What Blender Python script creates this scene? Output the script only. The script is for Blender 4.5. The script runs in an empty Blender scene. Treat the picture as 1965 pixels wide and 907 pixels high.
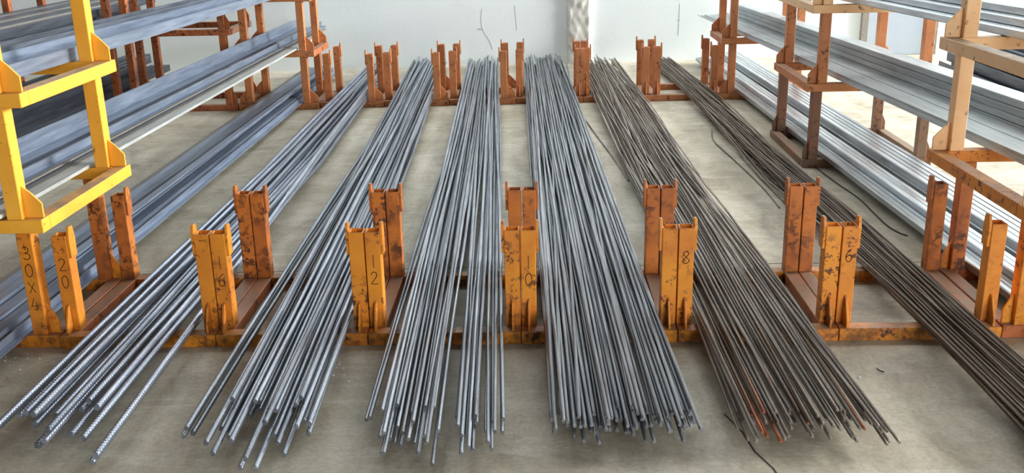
import bpy, math, random
import numpy as np
from mathutils import Matrix, Vector

random.seed(7)
rng = np.random.default_rng(11)
scene = bpy.context.scene
col = scene.collection

# ------------------------------------------------------------------ camera
W_PX, H_PX, F_PX = 1965.0, 907.0, 1915.08
CAM_H, PITCH, YAW, ROLL = 1.3278, 0.3172, 0.0289, -0.0219


def cam_axes():
    rz = Matrix.Rotation(YAW, 3, 'Z')
    f = rz @ Vector((0, math.cos(PITCH), -math.sin(PITCH)))
    u = rz @ Vector((0, math.sin(PITCH), math.cos(PITCH)))
    x = rz @ Vector((1, 0, 0))
    c, s = math.cos(ROLL), math.sin(ROLL)
    return c * x + s * u, -s * x + c * u, f


AX, AU, AF = cam_axes()
cam_data = bpy.data.cameras.new('camera')
cam_data.sensor_width = 36.0
cam_data.lens = F_PX * 36.0 / W_PX
cam_data.clip_end = 200
cam = bpy.data.objects.new('camera', cam_data)
m = Matrix.Identity(4)
for i in range(3):
    m[i][0], m[i][1], m[i][2] = AX[i], AU[i], -AF[i]
m[2][3] = CAM_H
cam.matrix_world = m
col.objects.link(cam)
scene.camera = cam

# ------------------------------------------------------------------ world, lights, exposure
world = bpy.data.worlds.new('world')
scene.world = world
world.use_nodes = True
bg = world.node_tree.nodes['Background']
bg.inputs['Color'].default_value = (0.86, 0.93, 1.0, 1)
bg.inputs['Strength'].default_value = 0.35


def area(name, loc, direction, sx, sy, power, color):
    d = bpy.data.lights.new(name, 'AREA')
    d.shape = 'RECTANGLE'
    d.size, d.size_y = sx, sy
    d.energy = power
    d.color = color
    o = bpy.data.objects.new(name, d)
    o.location = loc
    o.rotation_euler = Vector(direction).to_track_quat('-Z', 'Y').to_euler()
    col.objects.link(o)
    return o


# daylight: a roof-light strip along the back wall, a wider one over the right bay, a band of
# windows high in the right-hand wall, and the open loading door behind the viewer
area('skylight_daylight', (0.2, 8.1, 5.45), (0, 0, -1), 8.4, 1.2, 205, (0.96, 0.99, 1.0))
area('skylight_daylight', (6.2, 7.9, 5.45), (0, 0, -1), 2.0, 2.0, 210, (0.97, 0.99, 1.0))
area('window_daylight', (13.95, 7.2, 3.9), (-1, 0.0, 0), 4.4, 2.2, 3100, (1.0, 0.985, 0.96))
area('door_daylight', (3.6, -3.95, 1.75), (0, 1, 0), 4.0, 3.3, 330, (1.0, 0.98, 0.95))

scene.view_settings.view_transform = 'Standard'
scene.view_settings.look = 'None'
scene.view_settings.gamma = 1.0
scene.view_settings.use_curve_mapping = False
scene.view_settings.exposure = 0.45

# ------------------------------------------------------------------ helpers
def link(o, parent=None):
    col.objects.link(o)
    if parent is not None:
        o.parent = parent
    return o


def tag(o, label=None, cat=None, group=None, kind=None):
    if label: o['label'] = label
    if cat: o['category'] = cat
    if group: o['group'] = group
    if kind: o['kind'] = kind
    return o


def empty(name, loc=(0, 0, 0)):
    o = bpy.data.objects.new(name, None)
    o.empty_display_size = 0.1
    o.location = loc
    return link(o)


class MB:
    def __init__(s):
        s.v, s.f = [], []

    def box(s, x0, x1, y0, y1, z0, z1):
        b = len(s.v)
        s.v += [(x0, y0, z0), (x1, y0, z0), (x1, y1, z0), (x0, y1, z0),
                (x0, y0, z1), (x1, y0, z1), (x1, y1, z1), (x0, y1, z1)]
        s.f += [tuple(b + i for i in q) for q in
                ((3, 2, 1, 0), (4, 5, 6, 7), (0, 1, 5, 4), (1, 2, 6, 5), (2, 3, 7, 6), (3, 0, 4, 7))]
        return s

    def prism(s, poly, axis, a, b_):
        """polygon in the two other axes, extruded along axis from a to b_"""
        n, b = len(poly), len(s.v)
        for t in (a, b_):
            for p, q in poly:
                s.v.append({'x': (t, p, q), 'y': (p, t, q), 'z': (p, q, t)}[axis])
        s.f.append(tuple(b + i for i in range(n))[::-1])
        s.f.append(tuple(b + n + i for i in range(n)))
        for i in range(n):
            j = (i + 1) % n
            s.f.append((b + i, b + j, b + n + j, b + n + i))
        return s

    def build(s, name, mat, parent=None, bevel=0, smooth=False):
        me = bpy.data.meshes.new(name)
        me.from_pydata(s.v, [], s.f)
        import bmesh
        bm = bmesh.new(); bm.from_mesh(me)
        bmesh.ops.recalc_face_normals(bm, faces=bm.faces)
        if bevel:
            bmesh.ops.bevel(bm, geom=list(bm.edges), offset=bevel, segments=1, affect='EDGES', profile=0.5, clamp_overlap=True)
        bm.to_mesh(me); bm.free()
        if smooth:
            me.polygons.foreach_set('use_smooth', [True] * len(me.polygons))
        me.materials.append(mat)
        return link(bpy.data.objects.new(name, me), parent)


# ------------------------------------------------------------------ materials
class NT:
    def __init__(s, name):
        s.m = bpy.data.materials.new(name)
        s.m.use_nodes = True
        s.t = s.m.node_tree
        s.b = s.t.nodes['Principled BSDF']

    def n(s, typ, **kw):
        o = s.t.nodes.new(typ)
        for k, v in kw.items():
            if k in o.inputs: o.inputs[k].default_value = v
            else: setattr(o, k, v)
        return o

    def l(s, a, b):
        s.t.links.new(a, b)

    def pos(s, scale=(1, 1, 1), rnd=0.0):
        g = s.n('ShaderNodeNewGeometry')
        mp = s.n('ShaderNodeMapping')
        mp.inputs['Scale'].default_value = scale
        s.l(g.outputs['Position'], mp.inputs['Vector'])
        if rnd:
            oi = s.n('ShaderNodeObjectInfo')
            mu = s.n('ShaderNodeMath', operation='MULTIPLY'); mu.inputs[1].default_value = rnd
            s.l(oi.outputs['Random'], mu.inputs[0])
            cb = s.n('ShaderNodeCombineXYZ')
            for i in range(3): s.l(mu.outputs[0], cb.inputs[i])
            s.l(cb.outputs[0], mp.inputs['Location'])
        return mp.outputs['Vector']

    def noise(s, vec, scale, detail=4, rough=0.6, dist=0.0):
        o = s.n('ShaderNodeTexNoise')
        o.inputs['Scale'].default_value = scale
        o.inputs['Detail'].default_value = detail
        o.inputs['Roughness'].default_value = rough
        o.inputs['Distortion'].default_value = dist
        s.l(vec, o.inputs['Vector'])
        return o.outputs['Fac']

    def ramp(s, fac, stops):
        r = s.n('ShaderNodeValToRGB')
        el = r.color_ramp.elements
        while len(el) < len(stops): el.new(0.5)
        for e, (p, c) in zip(el, stops):
            e.position = p
            e.color = (c, c, c, 1) if isinstance(c, (int, float)) else (*c, 1)
        s.l(fac, r.inputs['Fac'])
        return r.outputs['Color']

    def mix(s, fac, a, b, blend='MIX'):
        o = s.n('ShaderNodeMix', data_type='RGBA', blend_type=blend)
        for sock, v in ((o.inputs[0], fac), (o.inputs[6], a), (o.inputs[7], b)):
            if hasattr(v, 'is_output'): s.l(v, sock)
            elif isinstance(v, (int, float)): sock.default_value = v
            else: sock.default_value = (*v, 1)
        return o.outputs[2]

    def bump(s, h, strength, dist):
        o = s.n('ShaderNodeBump')
        o.inputs['Strength'].default_value = strength
        o.inputs['Distance'].default_value = dist
        s.l(h, o.inputs['Height'])
        s.l(o.outputs['Normal'], s.b.inputs['Normal'])

    def random_value(s, lo, hi):
        oi = s.n('ShaderNodeObjectInfo')
        r = s.n('ShaderNodeMapRange')
        r.inputs['To Min'].default_value = lo
        r.inputs['To Max'].default_value = hi
        s.l(oi.outputs['Random'], r.inputs['Value'])
        return r.outputs[0]


def srgb(r, g, b):
    f = lambda c: (c / 255 / 12.92) if c <= 10.3 else (((c / 255) + 0.055) / 1.055) ** 2.4
    return f(r), f(g), f(b)


def paint(name, c1, c2, chips=0.5, dust=0.3, grime=0.0):
    """old enamel paint: tone variation, chips down to brown rust, dust on upward faces"""
    t = NT(name)
    p = t.pos((1, 1, 1), 3.0)
    base = t.mix(t.ramp(t.noise(p, 7, 3), [(0.35, 0.0), (0.7, 1.0)]), c1, c2)
    ch = t.ramp(t.noise(p, 38, 5, 0.7), [(0.62 - 0.1 * chips, 0.0), (0.66 - 0.1 * chips, 1.0)])
    big = t.ramp(t.noise(p, 6, 3, 0.6), [(0.42, 0.0), (0.62, 1.0)])
    mask = t.mix(1.0, ch, big, 'MULTIPLY')
    rust = t.mix(t.noise(p, 60, 3), srgb(58, 34, 22), srgb(112, 62, 32))
    c = t.mix(mask, base, rust)
    if grime:      # tyre and boot dirt splashed up from the floor, in ragged patches
        pz = t.n('ShaderNodeSeparateXYZ'); gp = t.n('ShaderNodeNewGeometry'); t.l(gp.outputs['Position'], pz.inputs[0])
        low = t.ramp(pz.outputs['Z'], [(0.02, 1.0), (0.13, 0.0)])
        blot = t.ramp(t.noise(p, 24, 5, 0.7), [(0.42, 0.0), (0.62, 1.0)])
        gm = t.mix(1.0, t.mix(1.0, low, blot, 'MULTIPLY'), (grime,) * 3, 'MULTIPLY')
        c = t.mix(gm, c, srgb(62, 44, 32))
    g = t.n('ShaderNodeNewGeometry')
    sx = t.n('ShaderNodeSeparateXYZ'); t.l(g.outputs['Normal'], sx.inputs[0])
    up = t.ramp(sx.outputs['Z'], [(0.6, 0.0), (0.95, 1.0)])
    dm = t.mix(1.0, up, t.ramp(t.noise(p, 14, 4), [(0.3, dust * 0.5), (0.7, min(1, dust * 1.6))]), 'MULTIPLY')
    c = t.mix(dm, c, srgb(138, 118, 98))
    t.l(c, t.b.inputs['Base Color'])
    t.b.inputs['Roughness'].default_value = 0.52
    t.bump(mask, 0.35, 0.0015)
    return t.m


M = {}
M['paint_yellow'] = paint('paint_yellow', srgb(252, 184, 58), srgb(240, 166, 50), 0.05, 0.8)
M['paint_amber'] = paint('paint_amber', srgb(230, 148, 38), srgb(206, 120, 36), 0.8, 0.5, 0.75)
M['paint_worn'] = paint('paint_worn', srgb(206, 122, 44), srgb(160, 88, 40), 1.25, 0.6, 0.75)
M['paint_orange'] = paint('paint_orange', srgb(212, 138, 84), srgb(190, 116, 66), 0.6, 0.8, 0.35)
M['paint_rusty'] = paint('paint_rusty', srgb(192, 110, 60), srgb(160, 94, 60), 1.0, 0.9)
M['paint_faded'] = paint('paint_faded', srgb(250, 208, 158), srgb(242, 190, 134), 0.3, 0.8)  # orange paint paled: veiling glare from the right put into the colour
M['paint_brown'] = paint('paint_brown', srgb(120, 98, 76), srgb(150, 96, 66), 0.9, 0.9)


def steel(name, c1, c2, rust=0.0, rough=0.42, metal=0.7, ribs=False, streak=2.0, rustc=(120, 70, 40)):
    t = NT(name)
    p = t.pos((1, 0.06, 1), 9.0)
    p2 = t.pos((1, 0.35, 1), 5.0)
    base = t.mix(t.ramp(t.noise(p, 30 * streak, 3), [(0.3, 0.0), (0.7, 1.0)]), c1, c2)
    v = t.random_value(0.72, 1.25)
    cb = t.n('ShaderNodeCombineColor')
    for i in range(3): t.l(v, cb.inputs[i])
    base = t.mix(1.0, base, cb.outputs[0], 'MULTIPLY')
    if rust:
        rm = t.ramp(t.noise(p2, 7, 5, 0.65), [(0.66 - 0.25 * rust, 0.0), (0.80 - 0.2 * rust, min(1.0, 0.35 + rust))])
        rc = t.mix(t.noise(p2, 40, 3), srgb(70, 48, 34), srgb(*rustc))
        base = t.mix(rm, base, rc)
    t.l(base, t.b.inputs['Base Color'])
    t.b.inputs['Metallic'].default_value = metal
    rr = t.ramp(t.noise(p, 22, 3), [(0.3, rough - 0.07), (0.7, rough + 0.1)])
    t.l(rr, t.b.inputs['Roughness'])
    if ribs:
        uv = t.n('ShaderNodeUVMap'); uv.uv_map = 'UVMap'
        sp = t.n('ShaderNodeSeparateXYZ'); t.l(uv.outputs[0], sp.inputs[0])
        a = t.n('ShaderNodeMath', operation='MULTIPLY'); t.l(sp.outputs['X'], a.inputs[0]); a.inputs[1].default_value = 4 * math.pi
        ca = t.n('ShaderNodeMath', operation='COSINE'); t.l(a.outputs[0], ca.inputs[0])
        sa = t.n('ShaderNodeMath', operation='MULTIPLY_ADD'); t.l(ca.outputs[0], sa.inputs[0]); sa.inputs[1].default_value = 0.45; t.l(sp.outputs['Y'], sa.inputs[2])
        w = t.n('ShaderNodeMath', operation='MULTIPLY'); t.l(sa.outputs[0], w.inputs[0]); w.inputs[1].default_value = 2 * math.pi
        s_ = t.n('ShaderNodeMath', operation='SINE'); t.l(w.outputs[0], s_.inputs[0])
        t.bump(s_.outputs[0], 0.6, 0.0008)
    return t.m


BLUE1, BLUE2 = srgb(142, 156, 184), srgb(108, 122, 150)
def rebar_mats(key, c1, c2, rust, rough=0.4, rc=(120, 70, 40)):
    M[key] = steel(key, c1, c2, rust, rough, 0.72, True, rustc=rc)
    M[key + '_smooth'] = steel(key + '_smooth', c1, c2, rust, rough, 0.72, False, rustc=rc)
rebar_mats('rebar_thick', srgb(168, 176, 190), srgb(128, 136, 152), 0.05, 0.34)
rebar_mats('rebar_wide', srgb(160, 167, 176), srgb(118, 125, 136), 0.1, 0.36)
rebar_mats('rebar_mid', srgb(158, 164, 170), srgb(118, 124, 132), 0.15, 0.36)
rebar_mats('rebar_fine', srgb(158, 162, 166), srgb(114, 118, 124), 0.2, 0.36)
rebar_mats('rebar_thin', srgb(156, 148, 140), srgb(104, 96, 90), 0.34, 0.42, (160, 92, 54))
rebar_mats('rebar_wire', srgb(138, 126, 114), srgb(92, 83, 76), 0.4, 0.48)
def rusty_end():
    t = NT('rebar_rusty_end')
    p = t.pos((1, 0.4, 1), 5.0)
    g = t.n('ShaderNodeNewGeometry'); sp = t.n('ShaderNodeSeparateXYZ'); t.l(g.outputs['Position'], sp.inputs[0])
    nz = t.n('ShaderNodeMath', operation='MULTIPLY_ADD'); t.l(t.noise(p, 6, 4), nz.inputs[0]); nz.inputs[1].default_value = 0.5; t.l(sp.outputs['Y'], nz.inputs[2])
    m_ = t.ramp(t.n('ShaderNodeMapRange', **{'From Min': 2.5, 'From Max': 2.85}).outputs[0], [(0, 1.0), (1, 0.0)])
    mr = [n for n in t.t.nodes if n.type == 'MAP_RANGE'][0]; t.l(nz.outputs[0], mr.inputs['Value'])
    c = t.mix(m_, t.mix(t.noise(p, 30, 3), srgb(120, 104, 88), srgb(86, 74, 64)), t.mix(t.noise(p, 50, 3), srgb(186, 104, 58), srgb(132, 76, 46)))
    t.l(c, t.b.inputs['Base Color'])
    t.b.inputs['Metallic'].default_value = 0.35; t.b.inputs['Roughness'].default_value = 0.6
    return t.m
M['rebar_rusty_end'] = rusty_end()
M['mill_blue'] = steel('mill_blue', srgb(150, 163, 182), srgb(112, 124, 145), 0.05, 0.40, 0.55)
M['mill_pale'] = steel('mill_pale', srgb(196, 200, 198), srgb(160, 164, 162), 0.1, 0.5, 0.35)
M['mill_dusty'] = steel('mill_dusty', srgb(150, 144, 134), srgb(120, 118, 114), 0.2, 0.55, 0.3)
M['mill_dark'] = steel('mill_dark', srgb(98, 104, 116), srgb(60, 66, 76), 0.2, 0.45, 0.5)
M['galvanised'] = steel('galvanised', srgb(214, 220, 224), srgb(176, 184, 192), 0.0, 0.32, 0.75)
M['galvanised_matt'] = steel('galvanised_matt', srgb(200, 208, 210), srgb(168, 176, 182), 0.0, 0.5, 0.45)
M['wire_dark'] = steel('wire_dark', srgb(60, 58, 58), srgb(36, 36, 38), 0.2, 0.5, 0.6)

t = NT('marker_ink'); t.b.inputs['Base Color'].default_value = (*srgb(96, 56, 24), 1); t.b.inputs['Roughness'].default_value = 0.8; M['ink'] = t.m


def concrete_floor():
    t = NT('concrete_floor')
    p = t.pos()
    ps = t.pos((1, 0.55, 1))
    c = t.mix(t.ramp(t.noise(p, 1.3, 6, 0.62), [(0.32, 0.0), (0.68, 1.0)]), srgb(178, 169, 146), srgb(212, 205, 186))
    c = t.mix(t.ramp(t.noise(ps, 5.5, 6, 0.7, 0.6), [(0.40, 0.0), (0.72, 0.75)]), c, srgb(134, 123, 102))
    c = t.mix(t.ramp(t.noise(t.pos((0.5, 1.6, 1)), 4.2, 7, 0.72, 1.5), [(0.50, 0.0), (0.66, 0.5)]), c, srgb(222, 218, 204))
    c = t.mix(t.ramp(t.noise(p, 70, 4, 0.7), [(0.35, 0.3), (0.6, 0.0)]), c, srgb(112, 106, 94))
    c = t.mix(t.ramp(t.noise(ps, 2.6, 5, 0.7, 1.2), [(0.56, 0.0), (0.72, 0.6)]), c, srgb(112, 102, 86))
    t.l(c, t.b.inputs['Base Color'])
    t.l(t.ramp(t.noise(p, 3.0, 5, 0.6), [(0.3, 0.50), (0.7, 0.72)]), t.b.inputs['Roughness'])
    t.bump(t.noise(p, 45, 5, 0.7), 0.12, 0.004)
    return t.m


def plaster(name, c1, c2, stain, rough=0.85):
    t = NT(name)
    p = t.pos()
    c = t.mix(t.ramp(t.noise(p, 0.9, 5, 0.6), [(0.35, 0.0), (0.7, 1.0)]), c1, c2)
    c = t.mix(t.ramp(t.noise(p, 2.4, 6, 0.7, 0.8), [(0.62, 0.0), (0.74, 0.35)]), c, stain)
    t.l(c, t.b.inputs['Base Color'])
    t.b.inputs['Roughness'].default_value = rough
    t.bump(t.noise(p, 25, 5, 0.6), 0.15, 0.006)
    return t.m


M['floor'] = concrete_floor()
M['wall'] = plaster('white_plaster', srgb(228, 237, 238), srgb(220, 230, 232), srgb(204, 211, 210))
M['wall_rough'] = plaster('rough_plaster', srgb(226, 226, 220), srgb(206, 205, 197), srgb(184, 181, 168))
M['wall_grey'] = plaster('grey_plaster', srgb(84, 86, 90), srgb(70, 72, 77), srgb(60, 60, 58))
M['roof'] = plaster('roof_sheet', srgb(70, 72, 76), srgb(58, 60, 64), srgb(50, 50, 50))
t = NT('joint_dirt'); t.b.inputs['Base Color'].default_value = (*srgb(58, 52, 46), 1); t.b.inputs['Roughness'].default_value = 0.9; M['joint'] = t.m
t = NT('wall_scuff'); t.b.inputs['Base Color'].default_value = (*srgb(192, 197, 197), 1); t.b.inputs['Roughness'].default_value = 0.9; M['scuff'] = t.m
M['door'] = plaster('door_paint', srgb(176, 188, 200), srgb(160, 174, 188), srgb(140, 150, 160), 0.5)

# ------------------------------------------------------------------ the setting
XL, XR, YF, ZC = -5.2, 14.0, -4.0, 5.5
def wall_y(x): return 8.985 + 0.07 * x

tag(MB().box(XL, XR, YF, 10.4, -0.08, 0.0).build('floor', M['floor']), 'worn grey concrete floor', None, None, 'structure')
fl = bpy.data.objects['floor']
# joint lines cut in the slab
def floor_strip(pts, w):
    mb = MB()
    for (x0, y0), (x1, y1) in zip(pts[:-1], pts[1:]):
        d = Vector((x1 - x0, y1 - y0)).normalized(); nx, ny = -d.y * w / 2, d.x * w / 2
        b = len(mb.v)
        for z in (-0.004, 0.0006):
            mb.v += [(x0 + nx, y0 + ny, z), (x0 - nx, y0 - ny, z), (x1 - nx, y1 - ny, z), (x1 + nx, y1 + ny, z)]
        mb.f += [tuple(b + i for i in q) for q in ((0, 3, 2, 1), (4, 5, 6, 7), (0, 1, 5, 4), (1, 2, 6, 5), (2, 3, 7, 6), (3, 0, 4, 7))]
    return mb
floor_strip([(0.50, 2.46), (0.53, 2.36), (0.542, 2.26), (0.57, 2.18), (0.59, 2.05), (0.60, 1.5)], 0.005).build('floor_joint', M['joint'], fl)
floor_strip([(-1.9, 3.62), (-0.2, 3.66), (0.9, 3.665), (1.9, 3.66)], 0.004).build('floor_joint', M['joint'], fl)

wb = MB()
wb.v = [(XL, wall_y(XL), 0), (XR, wall_y(XR), 0), (XR, wall_y(XR), ZC), (XL, wall_y(XL), ZC),
        (XL, wall_y(XL) + .25, 0), (XR, wall_y(XR) + .25, 0), (XR, wall_y(XR) + .25, ZC), (XL, wall_y(XL) + .25, ZC)]
wb.f = [(0, 1, 2, 3), (4, 7, 6, 5), (0, 4, 5, 1), (3, 2, 6, 7), (0, 3, 7, 4), (1, 5, 6, 2)]
wall_back = tag(wb.build('wall_back', M['wall']), 'white plastered back wall', None, None, 'structure')
tag(MB().box(XL - .2, XL, YF, 10.0, 0, ZC).build('wall_left', M['wall_grey']), 'grey side wall behind the left racks', None, None, 'structure')
wr = MB()
wr.box(XR, XR + .2, YF, 10.2, 0, 2.8).box(XR, XR + .2, YF, 10.2, 5.0, ZC)
wr.box(XR, XR + .2, YF, 5.0, 2.8, 5.0).box(XR, XR + .2, 9.4, 10.2, 2.8, 5.0)
tag(wr.build('wall_right', M['wall']), 'white side wall with the high window band', None, None, 'structure')
wf = MB()
wf.box(XL, 1.6, YF - .2, YF, 0, ZC).box(5.6, XR, YF - .2, YF, 0, ZC).box(1.6, 5.6, YF - .2, YF, 3.4, ZC)
tag(wf.build('wall_front', M['wall_grey']), 'wall behind the viewer with the loading door opening', None, None, 'structure')
rf = MB()
rf.box(XL, XR, YF, 6.9, ZC, ZC + .15).box(XL, XR, 8.9, 10.2, ZC, ZC + .15).box(XL, 5.2, 6.9, 7.5, ZC, ZC + .15).box(XL, 5.2, 8.7, 8.9, ZC, ZC + .15)
rf.box(XL, -4.0, 7.5, 8.7, ZC, ZC + .15).box(4.4, 5.2, 7.5, 8.7, ZC, ZC + .15).box(7.2, XR, 6.9, 8.9, ZC, ZC + .15)
tag(rf.build('ceiling', M['roof']), 'roof sheeting with a skylight strip', None, None, 'structure')

# rough pilaster: a grid pushed in and out, with depth
def pilaster(x0, x1):
    nx, nz, h = 16, 260, 4.2
    y = wall_y((x0 + x1) / 2)
    vs, fs = [], []
    r = random.Random(3)
    ph = [(r.uniform(-60, 60), r.uniform(-60, 60), r.uniform(0, 6)) for _ in range(18)]
    for k in range(nz + 1):
        for i in range(nx + 1):
            X = x0 + (x1 - x0) * i / nx; Z = h * k / nz
            d = sum(math.sin(a * X * 1.6 + b * Z + c) for a, b, c in ph) / len(ph) * 0.018 + r.uniform(-.0018, .0018)
            edge = 0.012 if i in (0, nx) else 0.0
            vs.append((X + (r.uniform(-.008, .008) if i in (0, nx) else 0), y - 0.05 + d + edge, Z))
    for k in range(nz):
        for i in range(nx):
            a = k * (nx + 1) + i
            fs.append((a, a + 1, a + nx + 2, a + nx + 1))
    b = len(vs)
    for k in range(nz + 1):
        vs.append((x0, y + .02, h * k / nz)); vs.append((x1, y + .02, h * k / nz))
    for k in range(nz):
        a = k * (nx + 1)
        fs.append((b + 2 * k, a, a + nx + 1, b + 2 * k + 2))
        fs.append((a + nx, b + 2 * k + 1, b + 2 * k + 3, a + 2 * nx + 1))
    top = nz * (nx + 1)
    fs.append(tuple([b + 2 * nz] + [top + i for i in range(nx + 1)] + [b + 2 * nz + 1]))
    mb = MB(); mb.v, mb.f = vs, fs
    return mb.build('trim_1', M['wall_rough'], smooth=True)
tag(pilaster(0.275, 0.475), 'rough cement pilaster on the back wall', None, None, 'structure')

# scuffs and a crack on the wall, thin flakes standing on its face
def wall_mark(pts, w):
    mb = MB()
    for (x0, z0), (x1, z1) in zip(pts[:-1], pts[1:]):
        d = Vector((x1 - x0, z1 - z0)).normalized(); nx, nz = -d.y * w / 2, d.x * w / 2
        b = len(mb.v)
        for e in (0.0015, -0.001):
            for (x, z) in ((x0 + nx, z0 + nz), (x0 - nx, z0 - nz), (x1 - nx, z1 - nz), (x1 + nx, z1 + nz)):
                mb.v.append((x, wall_y(x) - e, z))
        mb.f += [tuple(b + i for i in q) for q in ((0, 3, 2, 1), (4, 5, 6, 7), (0, 1, 5, 4), (1, 2, 6, 5), (2, 3, 7, 6), (3, 0, 4, 7))]
    return mb.build('wall_scuff', M['scuff'], wall_back)
wall_mark([(-.475, .50), (-.49, .43), (-.485, .34), (-.46, .28), (-.42, .22), (-.395, .14)], .004)
wall_mark([(-.52, .325), (-.48, .32)], .012)
wall_mark([(-.19, .52), (-.185, .44), (-.175, .30)], .003)
wall_mark([(1.27, .50), (1.27, .42), (1.265, .22)], .004)
wall_mark([(1.262, .36), (1.272, .345)], .016)

# door leaf in the far right of the back wall
dr = empty('door_1', (3.25, wall_y(3.25), 0)); tag(dr, 'pale blue door at the right end of the back wall', None, None, 'structure')
MB().box(-.28, .28, -.05, .02, 0.0, 2.05).build('door_leaf', M['door'], dr, .004)
MB().box(-.34, -.28, -.07, .03, 0.0, 2.1).build('door_frame', M['mill_dusty'], dr, .003)
MB().box(.28, .34, -.07, .03, 0.0, 2.1).build('door_frame', M['mill_dusty'], dr, .003)

# ------------------------------------------------------------------ racks
PW, PD, RH = 0.048, 0.05, 0.042      # post width / depth, rail height

STROKES = {
    '0': [[(.5, 1), (.12, .8), (.05, .4), (.3, .02), (.7, .05), (.95, .4), (.85, .85), (.5, 1)]],
    '1': [[(.5, 1), (.5, 0)]],
    '2': [[(.05, .8), (.3, 1), (.75, .95), (.85, .7), (.5, .4), (.05, .05), (.95, .05)]],
    '3': [[(.1, .9), (.5, 1), (.85, .85), (.75, .6), (.35, .52), (.85, .42), (.95, .15), (.5, 0), (.05, .12)]],
    '4': [[(.45, 1), (.05, .35), (.95, .4)], [(.7, .65), (.65, 0)]],
    '6': [[(.8, 1), (.3, .75), (.08, .3), (.35, .0), (.8, .1), (.9, .4), (.5, .52), (.12, .35)]],
    '8': [[(.5, .52), (.1, .75), (.45, 1), (.85, .8), (.5, .52), (.05, .25), (.45, 0), (.95, .22), (.5, .52)]],
    'x': [[(.05, .9), (.95, .1)], [(.9, .9), (.1, .05)]],
}


def marking(chars, xc, yface, ztop, cw, ch, step, parent, w=0.0025):
    """handwritten size, one character below the other, raised ink on the post's front face"""
    mb = MB()
    for k, cch in enumerate(chars):
        for st in STROKES[cch]:
            if len(st) > 3:      # round the strokes
                P = [st[0]] + list(st) + [st[-1]]; sm_ = []
                for i in range(1, len(P) - 2):
                    for u in (0, .25, .5, .75):
                        sm_.append(tuple(.5 * (2 * P[i][c] + (P[i + 1][c] - P[i - 1][c]) * u + (2 * P[i - 1][c] - 5 * P[i][c] + 4 * P[i + 1][c] - P[i + 2][c]) * u * u
                                               + (3 * P[i][c] - P[i - 1][c] - 3 * P[i + 1][c] + P[i + 2][c]) * u ** 3) for c in (0, 1)))
                st = sm_ + [st[-1]]
            pts = [(xc - cw / 2 + cw * a, ztop - k * step - ch + ch * b) for a, b in st]
            for (x0, z0), (x1, z1) in zip(pts[:-1], pts[1:]):
                d = Vector((x1 - x0, z1 - z0))
                if d.length < 1e-6: continue
                d.normalize(); ex = d * w * .35; nx, nz = -d.y * w / 2, d.x * w / 2
                x0_, z0_, x1_, z1_ = x0 - ex.x, z0 - ex.y, x1 + ex.x, z1 + ex.y
                b = len(mb.v)
                for y in (yface - .0006, yface + .0004):
                    mb.v += [(x0_ + nx, y, z0_ + nz), (x0_ - nx, y, z0_ - nz), (x1_ - nx, y, z1_ - nz), (x1_ + nx, y, z1_ + nz)]
                mb.f += [tuple(b + i for i in q) for q in ((0, 1, 2, 3), (7, 6, 5, 4), (0, 4, 5, 1), (1, 5, 6, 2), (2, 6, 7, 3), (3, 7, 4, 0))]
    o = mb.build('handwritten_size', M['ink'], parent)
    return o


def post(parent, x, y, z0, z1, mat, ear, mark=None, ear_len=.075):
    """open-topped box post; ear = -1 / +1 side of the upstanding guide plate, 0 none"""
    a, b, t = PW / 2, PD / 2, 0.005
    mb = MB()
    o4 = [(-a, -b), (a, -b), (a, b), (-a, b)]; i4 = [(-a + t, -b + t), (a - t, -b + t), (a - t, b - t), (-a + t, b - t)]
    zi = z1 - 0.12
    for ring, z in ((o4, z0), (o4, z1), (i4, z1), (i4, zi)):
        mb.v += [(x + p, y + q, z) for p, q in ring]
    for k in range(4):
        j = (k + 1) % 4
        for r in range(3):
            mb.f.append((r * 4 + k, r * 4 + j, r * 4 + 4 + j, r * 4 + 4 + k))
    mb.f += [(3, 2, 1, 0), (12, 13, 14, 15)]
    p = mb.build('post', mat, parent, 0.0018)
    if ear:
        e = MB()
        xs = x + ear * a
        pr = [(y - .020, z1 - ear_len), (y + .020, z1 - ear_len), (y + .022, z1 - .01), (y + .014, z1 + .026), (y - .012, z1 + .028), (y - .022, z1 - .008)]
        e.prism(pr, 'x', min(xs, xs + ear * .009), max(xs, xs + ear * .009))
        e.build('guide_plate', mat, p, 0.001)
    if mark:
        marking(mark['t'], x + mark.get('dx', 0), y - b, z1 - mark.get('dz', .07), mark.get('cw', .022), mark.get('ch', .04), mark.get('step', .05), p)
    return p


def gusset(parent, x, y, z, side, mat, hh=.10, ln=.055, along='x'):
    g = MB()
    if along == 'x':
        poly = [(x, z), (x + side * ln, z), (x + side * ln, z + hh * .45), (x + side * ln * .45, z + hh * .78), (x, z + hh)]
        g.prism(poly, 'y', y - .004, y + .004)
    else:
        poly = [(y, z), (y - ln, z), (y - ln, z + hh * .22), (y - ln * .35, z + hh * .9), (y, z + hh)]
        g.prism(poly, 'x', x - .0035, x + .0035)
    return g.build('gusset', mat, parent, 0.001)


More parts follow.
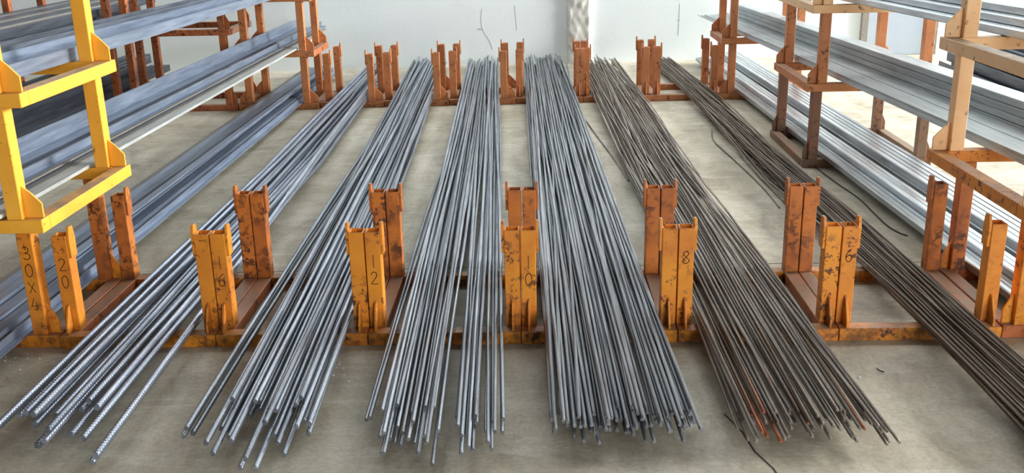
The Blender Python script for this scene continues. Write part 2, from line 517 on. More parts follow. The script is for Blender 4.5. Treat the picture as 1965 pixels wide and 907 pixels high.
def rack(label, x0, x1, y0, y1, z0, ztop, mats, left='B', right='B', group=None, marks=None, inset=.058, front_fins=True, gus=.10, ears=True, rot=0.0):
    """one U-shaped stacking cradle: base of four rails, four posts, gussets.
       side style A: post set in from the edge with a gusset on the outside; B: post at the edge"""
    root = empty('bar_rack', ((x0 + x1) / 2, (y0 + y1) / 2, z0))
    tag(root, label, 'rack', group)
    ox, oy, oz = root.location
    root.rotation_euler.z = rot
    X0, X1, Y0, Y1 = x0 - ox, x1 - ox, y0 - oy, y1 - oy
    H = ztop - z0
    mp, mr, ms = mats
    g = 0.0015
    MB().box(X0 + g, X1 - g, Y0, Y0 + .05, 0, RH).build('front_rail', mr, root, .002)
    MB().box(X0 + .052, X1 - .052, Y1 - .052, Y1 - .002, 0, RH).build('rear_rail', mr, root, .002)
    for a, b in ((X0 + g, X0 + .05), (X1 - .05, X1 - g)):
        MB().box(a, b, Y0 + .051, Y1, 0, RH).build('side_rail', ms, root, .002)
    marks = marks or {}
    for s, st in ((-1, left), (1, right)):
        edge = X0 if s < 0 else X1
        xc = edge - s * (PW / 2 + .002 + (inset if st == 'A' else (.03 if st == 'C' else 0)))
        ypf = Y0 + (.052 + PD / 2 if st != 'A' else PD / 2 + .004)
        ypr = Y1 - PD / 2 - .003
        for yy, fr in ((ypf, 1), (ypr, 0)):
            key = ('l' if s < 0 else 'r') + ('f' if fr else 'r')
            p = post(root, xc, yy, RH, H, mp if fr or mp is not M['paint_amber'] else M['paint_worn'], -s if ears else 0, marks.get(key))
            if st == 'A':
                gusset(p, xc + s * PW / 2, yy, RH, s, mp, gus, inset - .004)
            elif fr and front_fins:
                gusset(p, xc, yy - PD / 2, RH, 0, mp, .095, .045, 'y')
    return root


FS = [-1.560, -1.050, -0.556, -0.062, 0.437, 0.947, 1.458]     # seams of the near row
BS = [-1.555, -1.097, -0.630, -0.155, 0.325, 0.800, 1.290]     # seams of the far row
FY0, FY1 = 2.935, 3.51
def by0(x): return 7.075 + 0.03 * x
ZP = 0.366
near = (M['paint_amber'], M['paint_amber'], M['paint_rusty'])
far = (M['paint_orange'], M['paint_orange'], M['paint_rusty'])
between = ['the left shelf stack and the thickest bars', '', '', '', '', '']
bars = ['thickest ribbed', 'second thickest ribbed', 'medium ribbed', 'dense dark grey', 'rust-speckled thin', 'brown wire-thin']
digits = ['20', '16', '12', '10', '8', '6']
nlab = ['near amber floor rack marked 20 holding the %s bars',
        'near amber floor rack marked 16 holding the %s bars',
        'near amber floor rack marked 12 holding the %s bars',
        'near amber floor rack marked 10 holding the %s bars',
        'near amber floor rack marked 8 holding the %s bars',
        'near amber floor rack marked 6 beneath the %s rods']
for i in range(6):
    mk = {'lf': dict(t=digits[i], dz=.075 if i != 3 else .085, cw=.022, ch=.042, step=.058)}
    rack(nlab[i] % bars[i], FS[i], FS[i + 1], FY0, FY1, 0, ZP, near, 'B', 'B', 'near row of floor racks', mk)
fstyle = [('C', 'A'), ('B', 'A'), ('B', 'A'), ('B', 'B'), ('B', 'B'), ('C', 'B')]
for i in range(6):
    y0 = by0((BS[i] + BS[i + 1]) / 2)
    rack('far orange floor rack by the back wall holding the %s %s' % (bars[i], 'bars' if i < 5 else 'rods'),
         BS[i], BS[i + 1], y0, y0 + .50, 0, ZP + .01, far, fstyle[i][0], fstyle[i][1], 'far row of floor racks', front_fins=(i > 2))

yel = (M['paint_yellow'], M['paint_yellow'], M['paint_yellow'])
LV = [0.0, 0.43, 0.81, 1.20]
lname = ['bottom', 'second', 'third']
SL0, SL1 = -2.14, -1.563
for k in range(3):
    mk = {'rf': dict(t='30x4', dz=.085, cw=.024, ch=.042, step=.058)} if k == 0 else None
    rack('yellow %s tier of the near left shelf stack%s' % (lname[k], ', post marked 30x4' if k == 0 else ''), SL0, -1.487 if k else SL1, 2.82 if k else FY0 + .01, FY1, LV[k], LV[k + 1],
         (M['paint_yellow'] if k else M['paint_amber'],) * 2 + (M['paint_yellow'] if k else M['paint_rusty'],), 'A', 'A', 'near left shelf stack', mk, ears=False, inset=.058 if k else .036)
BL0, BL1 = -2.13, -1.557
BZ = [0, .37, .75, 1.14]
for k in range(3):
    rack('orange %s tier of the far left shelf stack by the wall' % lname[k], BL0, BL1, 7.0, 7.5, BZ[k], BZ[k + 1], far, 'A', 'A', 'far left shelf stack', ears=False)
# second row of stacks further left: wider and taller cradles
dk = (M['paint_rusty'], M['paint_rusty'], M['paint_brown'])
for c, (a, b, w) in enumerate(((-2.93, -2.135, 'inner'), (-3.75, -2.935, 'outer'))):
    for k in range(2):
        rack('rust orange %s cradle of the tall %s stack at the far left' % (['lower', 'upper'][k], w), a, b, 7.0, 7.56, k * .53, (k + 1) * .53, dk, 'A', 'A', 'tall far left stacks', inset=.035, ears=False)
        rack('rust orange %s cradle of the near %s stack outside the left edge' % (['lower', 'upper'][k], w), a - .02, b - .02, 2.95, 3.52, k * .53, (k + 1) * .53, dk, 'A', 'A', 'tall near left stacks', inset=.035, ears=False)
# right-hand stacks: near, middle, far
SR0, SR1 = 1.460, 2.06
glare = (M['paint_faded'], M['paint_faded'], M['paint_faded'])  # upper right tiers, glare washed into the paint colour
glare2 = (M['paint_faded'], M['paint_amber'], M['paint_amber'])
ZN, ZM, ZF = [0, .445, .838, 1.24], [0, .400, .795, 1.2], [0, .390, .775, 1.17]
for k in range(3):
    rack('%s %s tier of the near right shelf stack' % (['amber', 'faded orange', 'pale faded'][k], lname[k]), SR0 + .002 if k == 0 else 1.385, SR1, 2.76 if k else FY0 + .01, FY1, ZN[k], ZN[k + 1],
         (M['paint_amber'], M['paint_rusty'], M['paint_rusty']) if k == 0 else (glare2 if k == 1 else glare), 'A', 'A', 'near right shelf stack', ears=False, inset=.034 if k == 0 else .058)
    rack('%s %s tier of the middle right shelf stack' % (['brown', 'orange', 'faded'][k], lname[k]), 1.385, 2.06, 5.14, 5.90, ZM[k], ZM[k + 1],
         (M['paint_brown'],) * 3 if k == 0 else ((M['paint_orange'],) * 3 if k == 1 else glare), 'A', 'A', 'middle right shelf stack', ears=False, inset=.03 if k == 0 else .05)
    rack('orange %s tier of the far right shelf stack by the wall' % lname[k], 1.295, 1.93, 7.11, 7.60, ZF[k], ZF[k + 1], far, 'A', 'A', 'far right shelf stack', ears=False)

# ------------------------------------------------------------------ long sections (flats, angles, tubes)
def section(name, poly, x, z, y0, y1, mat, inner=None, dx=0.0, sag=0.0, seg=6, rot=0.0, dz=0.0):
    """sweep a closed (x, z) profile along y; dx = sideways drift per metre; inner = hole profile"""
    vs, fs = [], []
    c, s = math.cos(rot), math.sin(rot)
    rings = [poly] + ([inner] if inner else [])
    L = y1 - y0
    for k in range(seg + 1):
        y = y0 + L * k / seg
        ox = x + dx * (y - 5.0)
        oz = z - sag * math.sin(math.pi * k / seg) + dz * (y - 3.51)
        for rg in rings:
            vs += [(ox + p * c - q * s, y, oz + p * s + q * c) for p, q in rg]
    n = len(poly); m_ = n * len(rings)
    for k in range(seg):
        for r in range(len(rings)):
            b = k * m_ + r * n
            for i in range(n):
                j = (i + 1) % n
                fs.append((b + i, b + j, b + m_ + j, b + m_ + i))
    e = seg * m_
    if inner:
        for i in range(n):
            j = (i + 1) % n
            fs.append((i, j, n + j, n + i)); fs.append((e + i, e + j, e + n + j, e + n + i))
    else:
        fs.append(tuple(range(n))[::-1]); fs.append(tuple(e + i for i in range(n)))
    mb = MB(); mb.v, mb.f = vs, fs
    return mb.build(name, mat)


def rect(w, h): return [(-w / 2, 0), (w / 2, 0), (w / 2, h), (-w / 2, h)]
def rtube(w, h, t=.0025):
    ch = .004
    o = [(-w / 2 + ch, 0), (w / 2 - ch, 0), (w / 2, ch), (w / 2, h - ch), (w / 2 - ch, h), (-w / 2 + ch, h), (-w / 2, h - ch), (-w / 2, ch)]
    i_ = [(p * (1 - 2 * t / w), t + q * (1 - 2 * t / h)) for p, q in o]
    return o, i_
def angle(a, t=.005):     # horizontal leg to +x, vertical leg at x = 0
    return [(0, 0), (a, 0), (a, t), (t, t), (t, a), (0, a)]
def channel(w, h, t=.006):
    return [(-w / 2, 0), (w / 2, 0), (w / 2, h), (w / 2 - t, h), (w / 2 - t, t), (-w / 2 + t, t), (-w / 2 + t, h), (-w / 2, h)]


def put(o, label, cat, group=None):
    return tag(o, label, cat, group)

# left, floor tier: flats in two layers on the rails
zf = RH + .0005
x = -2.018
k = 0
while x < -1.76:
    w = [.05, .06, .04, .05, .045, .055][k % 6]
    mt = M['mill_dusty'] if x < -1.93 else M['mill_blue']
    y0 = 2.25 + rng.uniform(-.12, .12); y1 = 8.55 + rng.uniform(-.2, .15)
    hgt = [.010, .016, .012, .010, .020, .012][k % 6]
    put(section('flat_bar', rect(w, hgt), x + w / 2, zf, y0, y1, mt),
        'blue grey flat bar lying in the lower layer of the left floor tier' if mt is M['mill_blue'] else 'dusty brown flat bar at the inner side of the left floor tier', 'flat bar', 'flat bars on the left floor tier' if mt is M['mill_blue'] else 'dusty flat bars on the left floor tier')
    x += w + .006
    k += 1
xs2 = [(-1.90, .05, .03, 2.2), (-1.845, .04, .04, 2.3), (-1.79, .05, .03, 2.25), (-1.735, .045, .022, 2.15)]
for q, (xx, w, hh, y0) in enumerate(xs2):
    put(section('flat_bar', rect(w, hh), xx, zf + .0215, y0, 8.4 + rng.uniform(-.2, .3), M['mill_blue']),
        'thick flat bar on top of the left floor tier, %s' % ['first from the dusty flats', 'second from the dusty flats', 'third from the dusty flats', 'nearest the marked post'][q], 'flat bar', 'flat bars on the left floor tier')
put(section('angle_bar', angle(.030), -1.700, zf, 2.3, 8.35, M['mill_blue'], dx=-.002), 'blue grey angle bar along the outer edge of the left floor tier', 'angle bar')
for q in range(3):
    put(section('short_flat_bar', rect(.035, .008), -1.80 + q * .028, zf + .064 + .0085 * q, 3.58 - .05 * q, 8.2, M['mill_dark' if q == 1 else 'mill_blue'], dx=.004),
        ['short dark flat bar ending behind the post marked 20', 'dark flat bar resting between two blue flats behind post 20', 'uppermost loose flat bar ending behind the post marked 20'][q], 'flat bar')

# left, second tier (the far stack stands a little lower than the near one)
z2 = LV[1] + RH + .0015
SLO, DXL = (BZ[1] - LV[1]) / 3.99, -.019
put(section('wide_flat_bar', rect(.046, .012), -1.664, z2, 2.2, 7.62, M['mill_pale'], dx=DXL, dz=SLO), 'pale wide flat bar at the edge of the left second tier', 'flat bar')
for q in range(3):
    put(section('flat_bar', rect(.016, .014 + .004 * q), -1.698 - .017 * q, z2, 2.2, 8.4 - .2 * q, M[['mill_dusty', 'mill_dark', 'mill_dusty'][q]], dx=DXL, dz=SLO),
        ['narrow dusty flat bar beside the pale wide flat, left second tier', 'narrow dark flat bar between two dusty ones, left second tier', 'narrow dusty flat bar beside the blue angle, left second tier'][q], 'flat bar', 'narrow flat bars on the left second tier')
for q in range(3):
    put(section('angle_bar', angle(.044 - .004 * q, .005), -1.7905 + .0055 * q, z2 + .0055 * q, 2.2 + .1 * q, 8.72 - .12 * q, M['mill_blue'], dx=DXL, dz=SLO),
        'blue grey angle bar, %s of the nest on the left second tier' % ['undermost', 'middle', 'uppermost'][q], 'angle bar', 'nested angle bars on the left second tier')
for q in range(2):
    put(section('large_angle_bar', angle(.075, .008), -1.968 + .009 * q, z2 + .009 * q, 2.1, 8.60 - .25 * q, M['mill_blue'], dx=DXL, dz=SLO),
        'large light blue angle bar, %s of the pair on the left second tier' % ['lower', 'upper'][q], 'angle bar', 'large angle bars on the left second tier')
# left, third tier
z3 = LV[2] + RH + .0015
SLO3 = (BZ[2] - LV[2]) / 3.99
put(section('steel_channel', channel(.19, .045, .007), -1.745, z3, 2.2, 8.5, M['mill_blue'], dx=DXL, dz=SLO3), 'wide pale blue steel channel on the left third tier', 'channel')
put(section('steel_channel', channel(.10, .06, .007), -1.896, z3, 2.2, 8.3, M['mill_dark'], dx=DXL, dz=SLO3), 'dark narrow steel channel behind the wide one, left third tier', 'channel')

# tall stacks further left: dark bars on both cradles
for q in range(7):
    o = section('square_bar', rect(.026, .026), -2.64 - q * .030, RH + .001, 2.3 + rng.uniform(-.2, .2), 8.3 + rng.uniform(-.3, .2), M['mill_dark'])
    put(o, 'dark square bar lying on the lower cradle of the inner far left stack', 'square bar', 'dark bars on the inner lower cradle')
for q in range(5):
    o = section('square_bar', rect(.026, .026), -2.67 - q * .034, RH + .0275, 2.3 + rng.uniform(-.2, .2), 8.3 + rng.uniform(-.3, .2), M['mill_dark'])
    put(o, 'dark square bar in the second layer of the inner far left stack', 'square bar', 'second layer of dark bars, inner stack')
for q in range(2):
    o = section('box_bar', rect(.05, .06), -2.74 - q * .058, .53 + RH + .001, 2.3, 8.2 + rng.uniform(-.3, .2), M['mill_dusty' if q else 'mill_dark'])
    put(o, ['dark', 'dusty grey'][q] + ' box section on the upper cradle of the inner far left stack', 'box section')
lay_n = ['bottom', 'second', 'third', 'top']
for r in range(4):
    for q in range(9 - (r % 2)):
        o = section('square_bar', rect(.05, .05), -3.08 - q * .066 - .03 * (r % 2), RH + .001 + .0505 * r, 2.3, 8.1 + rng.uniform(-.3, .25), M['mill_dark'])
        put(o, 'dark square bar in the %s layer, lower cradle of the outer far left stack' % lay_n[r], 'square bar', 'dark bars, outer lower cradle, %s layer' % lay_n[r])
for r in range(3):
    for q in range(9 - (r % 2)):
        o = section('box_bar', rect(.055, .05), -3.08 - q * .066 - .03 * (r % 2), .53 + RH + .001 + .0505 * r, 2.3, 8.0 + rng.uniform(-.3, .2), M['mill_dark' if (q + r) % 3 else 'mill_dusty'])
        put(o, 'grey box section in the %s layer, upper cradle of the outer far left stack' % lay_n[r], 'box section', 'box sections, outer upper cradle, %s layer' % lay_n[r])

# right, floor tier: bright tubes
DXR = -.036
for q in range(6):
    o, i_ = rtube(.026, .030)
    put(section('steel_tube', o, 1.652 - .0272 * q, zf, 2.3 + .03 * q, 8.85 - .03 * q, M['galvanised'], i_, dx=DXR),
        'silver tube, %s from the inner edge of the low floor pack at right' % ['sixth', 'fifth', 'fourth', 'third', 'second', 'first'][q], 'tube', 'tubes of the low floor pack')
for q in range(3):
    o, i_ = rtube(.026, .030)
    put(section('steel_tube', o, 1.637 - .0272 * q, zf + .0305, 2.35, 8.80 - .05 * q, M['galvanised'], i_, dx=DXR),
        'silver tube in the top row of the low floor pack, %s' % ['outer one', 'middle one', 'inner one'][q], 'tube', 'tubes of the low floor pack')
for r in range(2):
    for q in range(5):
        o, i_ = rtube(.030, .040)
        put(section('steel_tube', o, 1.722 + .031 * q, zf + .0405 * r, 2.3, 8.80 - .1 * (q % 3), M['galvanised'], i_, dx=DXR),
            'bright square tube, %s of the %s row in the tall floor pack' % (['first', 'second', 'third', 'fourth', 'fifth'][q], ['bottom', 'top'][r]), 'tube', 'tubes of the tall floor pack')
# right, second tier
z2r = ZN[1] + RH + .0015
SR2 = (ZF[1] - ZN[1]) / 4.09
for r in range(3):
    for q, (xx, w) in enumerate(((1.580, .10), (1.688, .105))):
        put(section('sheet_strip', rect(w, .010), xx + .002 * r, z2r + .0106 * r, 2.3, 8.80 - .12 * r, M['galvanised_matt'], dx=DXR, dz=SR2),
            'pale grey steel strip, %s layer of the %s strip pile, right second tier' % (['lowest', 'middle', 'top'][r], ['outer', 'inner'][q]), 'steel strip', 'steel strips on the right second tier')
for r in range(4):
    o, i_ = rtube(.105, .030)
    put(section('flat_tube', o, 1.803 + .003 * (r % 2), z2r + .0001 + .0306 * r, 2.3, 8.7 - .1 * r, M['galvanised_matt'], i_, dx=DXR, dz=SR2),
        'grey flat box tube, %s in the pile on the right second tier' % ['lowest', 'second lowest', 'second highest', 'topmost'][r], 'tube', 'flat box tubes on the right second tier')
# right, third tier
z3r = ZN[2] + RH + .0015
SR3 = (ZF[2] - ZN[2]) / 4.09
for r in range(3):
    for q in range(6 - r):
        o, i_ = rtube(.046, .030)
        ordn = ['first', 'second', 'third', 'fourth', 'fifth', 'sixth', 'seventh', 'eighth']
        put(section('steel_tube', o, 1.552 + .047 * q + .040 * r, z3r + .0305 * r, 2.3, 8.5 - .06 * ((q * 3 + r) % 4), M['galvanised'], i_, dx=DXR, dz=SR3),
            'bright tube on the right third tier, %s row, %s from the aisle' % (['bottom', 'middle', 'top'][r], ordn[q]), 'tube', 'tubes on the right third tier')

# dark pile on the floor to the far right
for r in range(3):
    for q in range(6 - r):
        put(section('dark_beam', channel(.11, .07, .008), 3.25 + .125 * q + .06 * r, .001 + .0715 * r, 5.2, 8.3 + .06 * (q % 3), M['mill_dark'], dx=.03),
            'dark blue steel channel lying on the floor pile beyond the right racks', 'channel', 'dark channels on the far right floor')

# ------------------------------------------------------------------ reinforcing bars
def ray_floor(px, py, z):
    d = AF + (px - W_PX / 2) / F_PX * AX - (py - H_PX / 2) / F_PX * AU
    t_ = (z - CAM_H) / d.z
    return d.x * t_, d.y * t_

YS = np.arange(1.9, 9.01, 0.04)
RAIL = np.zeros_like(YS)
for a, b in ((FY0, FY0 + .05), (FY1 - .052, FY1), (7.05, 7.16), (7.50, 7.60)):
    RAIL[(YS > a - .035) & (YS < b + .035)] = RH + .0005
DY2 = (YS[:, None] - YS[None, :]) ** 2


def settle(xp, exist, r, laid, curv):
    """height of a bar resting on floor, rails and the bars already laid"""
    req = RAIL + r
    for (x2, e2, z2_, r2) in laid:
        d = np.abs(xp - x2)
        s = r + r2 + .0003
        hit = (d < s) & exist & e2
        if hit.any():
            zz = z2_ + np.sqrt(np.maximum(s * s - d * d, 0))
            req = np.where(hit, np.maximum(req, zz), req)
    req = np.where(exist, req, -1)
    return (req[None, :] - curv * DY2).max(axis=1)


def bar_mesh(name, xs, ys, zs, r, pitch, n, rib, mats, rib_to=None, phase=0.0):
    """swept bar; where rib is set the ribs are modelled up to y = rib_to, beyond they are fine relief of the material"""
    th = np.arange(n) * 2 * np.pi / n
    y = ys
    if rib:
        fine = np.arange(ys[0], rib_to, pitch / 4)
        y = np.concatenate([fine, ys[ys > rib_to + .02]])
    X = np.interp(y, ys, xs); Z = np.interp(y, ys, zs)
    rr = np.full((len(y), n), r)
    if rib:
        nf = len(fine)
        v = (fine / pitch)[:, None] + .30 * np.cos(2 * th)[None, :] + phase
        cres = np.sqrt(np.abs(np.sin(th)))[None, :]
        rr[:nf] = r * (.78 + .22 * cres * np.clip(np.cos(2 * np.pi * v), 0, 1))
    rr[0] *= .9
    V = np.empty((len(y), n, 3))
    V[:, :, 0] = X[:, None] + rr * np.cos(th)[None, :]
    V[:, :, 1] = y[:, None]
    V[:, :, 2] = Z[:, None] + rr * np.sin(th)[None, :]
    m_ = len(y)
    k, i = np.meshgrid(np.arange(m_ - 1), np.arange(n), indexing='ij')
    j = (i + 1) % n
    quads = np.stack([k * n + i, k * n + j, (k + 1) * n + j, (k + 1) * n + i], -1).reshape(-1, 4)
    nq = len(quads)
    me = bpy.data.meshes.new(name)
    me.vertices.add(m_ * n)
    me.vertices.foreach_set('co', V.reshape(-1))
    nl = nq * 4 + 2 * n
    me.loops.add(nl)
    li = np.concatenate([quads.reshape(-1), np.arange(n)[::-1], (m_ - 1) * n + np.arange(n)])
    me.loops.foreach_set('vertex_index', li.astype(np.int32))
    me.polygons.add(nq + 2)
    st = np.concatenate([np.arange(nq) * 4, [nq * 4, nq * 4 + n]])
    me.polygons.foreach_set('loop_start', st.astype(np.int32))
    sm = np.ones(nq + 2, bool); sm[-2:] = False
    me.materials.append(mats[0]); me.materials.append(mats[1])
    mi = np.zeros(nq + 2, np.int32); mi[-2:] = 1
    if rib: mi[:(nf - 1) * n] = 1
    me.update(calc_edges=True)
    me.polygons.foreach_set('use_smooth', sm)
    me.polygons.foreach_set('material_index', mi)
    uv = me.uv_layers.new(name='UVMap')
    u = np.empty((nq, 4, 2))
    kk, ii = k.reshape(-1), i.reshape(-1)
    for c, (dk_, di) in enumerate(((0, 0), (0, 1), (1, 1), (1, 0))):
        u[:, c, 0] = (ii + di) / n
        u[:, c, 1] = y[kk + dk_] / pitch
    uvs = np.zeros((nl, 2)); uvs[:nq * 4] = u.reshape(-1, 2)
    uv.data.foreach_set('uv', uvs.reshape(-1))
    return link(bpy.data.objects.new(name, me))


FAR_IN = {'A': .110, 'B': .052, 'C': .082}
def lay_bundle(bay, subs, d, mats, name, curv, n, rib_to=None, seed=1):
    """subs: list of dict(n, rail=(pxa, pxb), back=(Xa, Xb), end=(pya, pyb), label, group, jit, wob)"""
    r = d / 2
    g = np.random.default_rng(seed)
    laid = []
    out = []
    lim = [(2.90, 3.55, FS[bay] + .054 + r, FS[bay + 1] - .054 - r),
           (7.00, 7.68, BS[bay] + FAR_IN[fstyle[bay][0]] + .004 + r, BS[bay + 1] - FAR_IN[fstyle[bay][1]] - .004 - r)]
    for sb in subs:
        xa, yr = ray_floor(sb['rail'][0], 632, .07)
        xb, _ = ray_floor(sb['rail'][1], 632, .07)
        y_r, y_b = 2.99, 7.2
        ba, bb = max(sb['back'][0], lim[1][2] + .004), min(sb['back'][1], lim[1][3] - .004)
        if bb <= ba: ba, bb = (lim[1][2], lim[1][2] + .01) if sb['back'][1] < lim[1][2] + .01 else (lim[1][3] - .01, lim[1][3])
        xa, xb = max(xa, lim[0][2]), min(xb, lim[0][3])
        if xb <= xa: xa, xb = (lim[0][2], lim[0][2] + .002) if xb < lim[0][2] + .01 else (lim[0][3] - .002, lim[0][3])
        ts = []
        N = sb['n']; cap = max(1, int((xb - xa) / (d * 1.12)) + 1)
        while len(ts) < N:
            m_ = min(cap, N - len(ts))
            l_ = (np.arange(m_) + .5) / m_ if m_ > 1 else np.array([.5])
            l_ = np.clip(l_ + g.uniform(-.25, .25, m_) / max(1, m_), 0, 1)
            g.shuffle(l_); ts += list(l_)
        for q, tt in enumerate(ts):
            best = None
            cross = sb.get('jit', .08) * (.5 if q < cap else (2.4 if q % 4 == 0 else .9))
            for _ in range(7):
                t1 = np.clip(tt + g.normal(0, .02), 0, 1)
                t2 = np.clip(tt + g.normal(0, cross), 0, 1)
                xf, xk = xa + (xb - xa) * t1, ba + (bb - ba) * t2
                xp = xf + (xk - xf) * (YS - y_r) / (y_b - y_r)
                bow = g.normal(sb.get('bow', 0), sb.get('wob', .006))
                xp = xp + bow * np.sin(np.pi * np.clip((YS - y_r) / (y_b - y_r), 0, 1)) * 1.0 + g.normal(0, sb.get('wob', .006)) * .5 * np.sin(2 * np.pi * np.clip((YS - y_r) / (y_b - y_r), 0, 1))
                pe = g.uniform(*sb['end'])
                ye = ray_floor(1000, pe, .06)[1]
                yk = wall_y(xk) - .06 - abs(g.normal(0, .09))
                if sb.get('spread'): xp = xp + np.where(YS < y_r, (YS - y_r) * g.normal(sb['spread'][0], sb['spread'][1]), 0)
                ex = (YS >= ye - .04) & (YS <= yk + .04)
                z = settle(xp, ex, r, laid, curv)
                sc = z[ex].mean() + .5 * z[ex].max()
                for a0, a1, l0, l1 in lim:
                    w_ = (YS > a0) & (YS < a1)
                    sc += 40 * (np.clip(l0 - xp[w_], 0, None).max() + np.clip(xp[w_] - l1, 0, None).max())
                if best is None or sc < best[0]: best = (sc, xp, ex, z, ye, yk)
            _, xp, ex, z, ye, yk = best
            laid.append((xp, ex, z, r))
            yy = np.concatenate([[ye], YS[(YS > ye + .01) & (YS < yk - .01)], [yk]])
            pitch = .58 * d
            o = bar_mesh(name, np.interp(yy, YS, xp), yy, np.interp(yy, YS, z), r, pitch, n, rib_to is not None, mats, rib_to, g.uniform(0, 1))
            out.append((o, sb, xp, ye))
    return out


def mat2(key): return (M[key], M[key + '_smooth'])
ORD = ['first', 'second', 'third', 'fourth', 'fifth', 'sixth', 'seventh', 'eighth', 'ninth', 'tenth', 'eleventh', 'twelfth', 'thirteenth', 'fourteenth',
       'fifteenth', 'sixteenth', 'seventeenth', 'eighteenth', 'nineteenth', 'twentieth', 'twenty-first', 'twenty-second', 'twenty-third', 'twenty-fourth', 'twenty-fifth', 'twenty-sixth', 'twenty-seventh', 'twenty-eighth', 'twenty-ninth', 'thirtieth']


def name_bars(res, base, group, single=None, cat='steel bar'):
    """one label for the bars of a bundle nothing tells apart; single = wording for counted ones"""
    by = {}
    for o, sb, xp, ye in res:
        by.setdefault(id(sb), []).append((xp[int((ye - YS[0]) / .04)], o, sb))
    for lst in by.values():
        lst.sort(key=lambda e: e[0])
        for q, (_, o, sb) in enumerate(lst):
            if sb.get('single'):
                lab = sb['single'] % ORD[q] if '%s' in sb['single'] else sb['single']
            else:
                part_ = ['left third', 'middle third', 'right third'][min(2, 3 * q // len(lst))]
                lab = sb['label'] % part_
                first = next(k for k in range(len(lst)) if min(2, 3 * k // len(lst)) == min(2, 3 * q // len(lst)))
                if not sb.get('far_end'): lab += ', %s front end' % ORD[q - first]      # counted from the left along the cut ends
                tag(o, lab, cat, '%s, %s' % (group, part_))
                continue
            tag(o, lab, cat, group)


D = 1.09e-3
res = lay_bundle(0, [
    dict(n=18, rail=(176, 338), back=(-1.475, -1.20), end=(770, 850), jit=.07, single='thickest ribbed bar, %s from the left rack by its front end'),
    dict(n=2, rail=(354, 374), back=(-1.24, -1.21), end=(815, 875), jit=.3, wob=.002, single='thickest ribbed bar lying apart beside the post marked 16, %s of the pair'),
], 20 * D, mat2('rebar_thick'), 'ribbed_bar', .008, 12, 4.4, 3)
name_bars(res, '', 'thickest ribbed bars at the left')

res = lay_bundle(1, [
    dict(n=3, rail=(468, 488), back=(-1.03, -.96), end=(815, 830), jit=.2, wob=.002, single='ribbed bar set apart on the left of the second bundle, %s of three'),
    dict(n=30, rail=(515, 662), back=(-1.03, -.74), end=(770, 885), jit=.1, single='thick ribbed bar of the second bundle beside post 16, %s from left by front end'),
    dict(n=1, rail=(684, 686), back=(-.74, -.735), end=(824, 826), jit=.1, single='lone ribbed bar lying right of the second bundle beside the post marked 12'),
], 16 * D, mat2('rebar_wide'), 'ribbed_bar', .012, 10, 3.9, 5)
name_bars(res, '', 'ribbed bars of the second bundle')

res = lay_bundle(2, [
    dict(n=2, rail=(746, 756), back=(-.56, -.53), end=(790, 815), jit=.2, wob=.002, single='ribbed bar set apart at the left of the third bundle, %s of two'),
    dict(n=26, rail=(768, 866), back=(-.57, -.38), end=(785, 882), jit=.12, single='medium ribbed bar beside post 12, %s from left in the left half bundle'),
    dict(n=16, rail=(884, 962), back=(-.40, -.245), end=(775, 872), jit=.16, single='medium ribbed bar beside post 10, %s from left in the right half bundle'),
], 12.5 * D, mat2('rebar_mid'), 'ribbed_bar', .018, 8, 3.5, 8)
name_bars(res, '', 'ribbed bars of the third bundle')

res = lay_bundle(3, [
    dict(n=84, rail=(1047, 1268), back=(-.105, .25), end=(795, 838), jit=.12, wob=.004, label='dark ribbed bar, %s of the dense bundle right of post 10'),
    dict(n=1, rail=(1262, 1264), back=(.22, .225), end=(849, 851), jit=.02, single='ribbed bar reaching furthest forward at the right of the dense fourth bundle'),
    dict(n=1, rail=(1050, 1052), back=(-.05, -.04), end=(843, 845), jit=.02, single='ribbed bar reaching furthest forward at the left of the dense fourth bundle'),
], 10 * D, mat2('rebar_fine'), 'ribbed_bar', .022, 8, None, 12)
name_bars(res, '', 'ribbed bars of the dense fourth bundle')

res = lay_bundle(4, [
    dict(n=68, rail=(1338, 1572), back=(.375, .725), end=(790, 840), jit=.15, wob=.008, label='thin rust-speckled bar, %s of the bundle right of post 8'),
    dict(n=2, rail=(1348, 1356), back=(.37, .40), end=(850, 858), jit=.1, single='thin bar reaching forward at the left of the fifth bundle, %s of the pair'),
    dict(n=1, rail=(1560, 1562), back=(.70, .71), end=(860, 862), jit=.1, single='thin bar reaching furthest forward at the right of the fifth bundle'),
], 8 * D, mat2('rebar_thin'), 'thin_bar', .03, 7, None, 17)
ends_ = sorted((e for e in res if e[1]['n'] > 10), key=lambda e: e[2][int((e[3] - YS[0]) / .04)])
for q in (7, 9, 10, 12, 13, 15, 31, 33, 34, 56):      # bars whose cut ends are orange with fresh rust
    if q < len(ends_):
        me_ = ends_[q][0].data
        me_.materials[0] = M['rebar_rusty_end']; me_.materials[1] = M['rebar_rusty_end']
name_bars(res, '', 'thin bars of the fifth bundle')

res = lay_bundle(5, [
    dict(n=62, rail=(1785, 1888), bow=.02, back=(1.05, 1.236), end=(985, 1060), jit=.2, wob=.012, label='brown wire-thin rod, %s of the bundle right of post 6', far_end=True),
], 6.5 * D, mat2('rebar_wire'), 'wire_rod', .045, 6, None, 21)
name_bars(res, '', 'wire-thin rods of the sixth bundle', cat='wire rod')

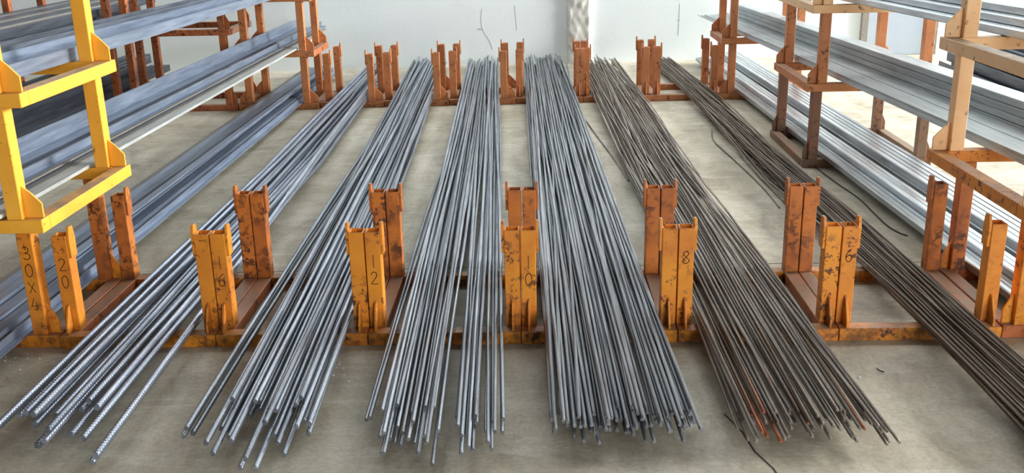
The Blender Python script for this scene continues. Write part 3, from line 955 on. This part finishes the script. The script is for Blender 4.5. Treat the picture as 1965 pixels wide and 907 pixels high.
# ------------------------------------------------------------------ stray wires
def wire(pts, r, mat, label, cat='wire', name='stray_wire'):
    cu = bpy.data.curves.new(name, 'CURVE')
    cu.dimensions = '3D'; cu.bevel_depth = r; cu.bevel_resolution = 2; cu.use_fill_caps = True
    sp = cu.splines.new('NURBS'); sp.points.add(len(pts) - 1); sp.use_endpoint_u = True; sp.order_u = 3
    for p, q in zip(sp.points, pts): p.co = (*q, 1)
    tmp = bpy.data.objects.new(name, cu); col.objects.link(tmp)
    dg = bpy.context.evaluated_depsgraph_get()
    me = bpy.data.meshes.new_from_object(tmp.evaluated_get(dg))
    bpy.data.objects.remove(tmp); bpy.data.curves.remove(cu)
    me.materials.clear(); me.materials.append(mat)
    me.polygons.foreach_set('use_smooth', [True] * len(me.polygons))
    return tag(link(bpy.data.objects.new(name, me)), label, cat)


def pxw(*pp, z=.005): return [(*ray_floor(a, b, z), z) for a, b in pp]
wire(pxw((1366, 250), (1364, 266), (1388, 288), (1426, 322), (1472, 366), (1496, 398)), .0035, M['rebar_wire_smooth'], 'loose brown wire bowing out from the wire-thin rods onto the floor')
wire(pxw((1560, 316), (1600, 348), (1650, 380), (1680, 412), (1715, 444), (1742, 452)), .003, M['wire_dark'], 'thin black wire curling on the floor beside the low tube pack')
wire(pxw((1122, 228), (1146, 262), (1182, 308), (1206, 346)), .0042, M['rebar_thin_smooth'], 'bent bar straying over the floor between the fourth and fifth bundles')
wire(pxw((1236, 196), (1262, 232), (1284, 262), (1296, 282)), .0035, M['rebar_thin_smooth'], 'thin rod straying right of the fifth bundle near the far racks')
wire(pxw((1830, 430), (1836, 436), (1842, 440)), .004, M['wire_dark'], 'tiny black offcut on the floor right of the near right post', 'offcut', 'offcut')
wire(pxw((1683, 707), (1688, 712), (1697, 713)), .002, M['wire_dark'], 'tiny curl of wire on the bare floor right of the fifth bundle', 'offcut', 'offcut')

# pale flakes of paint and scale swept up against the near racks
fk = MB(); fr_ = random.Random(9)
spots = [(-1.62, 2.86, 8, .06), (-1.50, 2.80, 6, .1), (-.98, 2.86, 14, .06), (-.93, 2.70, 8, .07), (-.80, 2.62, 6, .1), (-.45, 2.6, 5, .15), (-.62, 2.75, 8, .08),
         (-1.33, 3.75, 10, .1), (.1, 2.2, 4, .2), (1.05, 2.55, 6, .25), (1.2, 4.2, 8, .4), (-.3, 5.0, 6, .5)]
for cx, cy, nn, sd in spots:
    for _ in range(nn):
        x_, y_ = cx + fr_.gauss(0, sd), cy + fr_.gauss(0, sd * .6); a0 = fr_.uniform(0, 6.28); rr_ = fr_.uniform(.0018, .0048)
        b = len(fk.v)
        for zz in (.0002, fr_.uniform(.0012, .003)):
            for k in range(4):
                an = a0 + k * 1.57 + fr_.uniform(-.4, .4)
                fk.v.append((x_ + rr_ * math.cos(an), y_ + rr_ * math.sin(an), zz))
        fk.f += [tuple(b + i for i in q) for q in ((3, 2, 1, 0), (4, 5, 6, 7), (0, 1, 5, 4), (1, 2, 6, 5), (2, 3, 7, 6), (3, 0, 4, 7))]
tag(fk.build('paint_flakes', M['wall']), 'pale flakes scattered on the floor along the near racks', 'flakes', None, 'stuff')

print('objects', len(bpy.data.objects), 'tris', sum(sum(len(p.vertices) - 2 for p in o.data.polygons) for o in bpy.data.objects if o.type == 'MESH' and len(o.data.polygons) < 400))
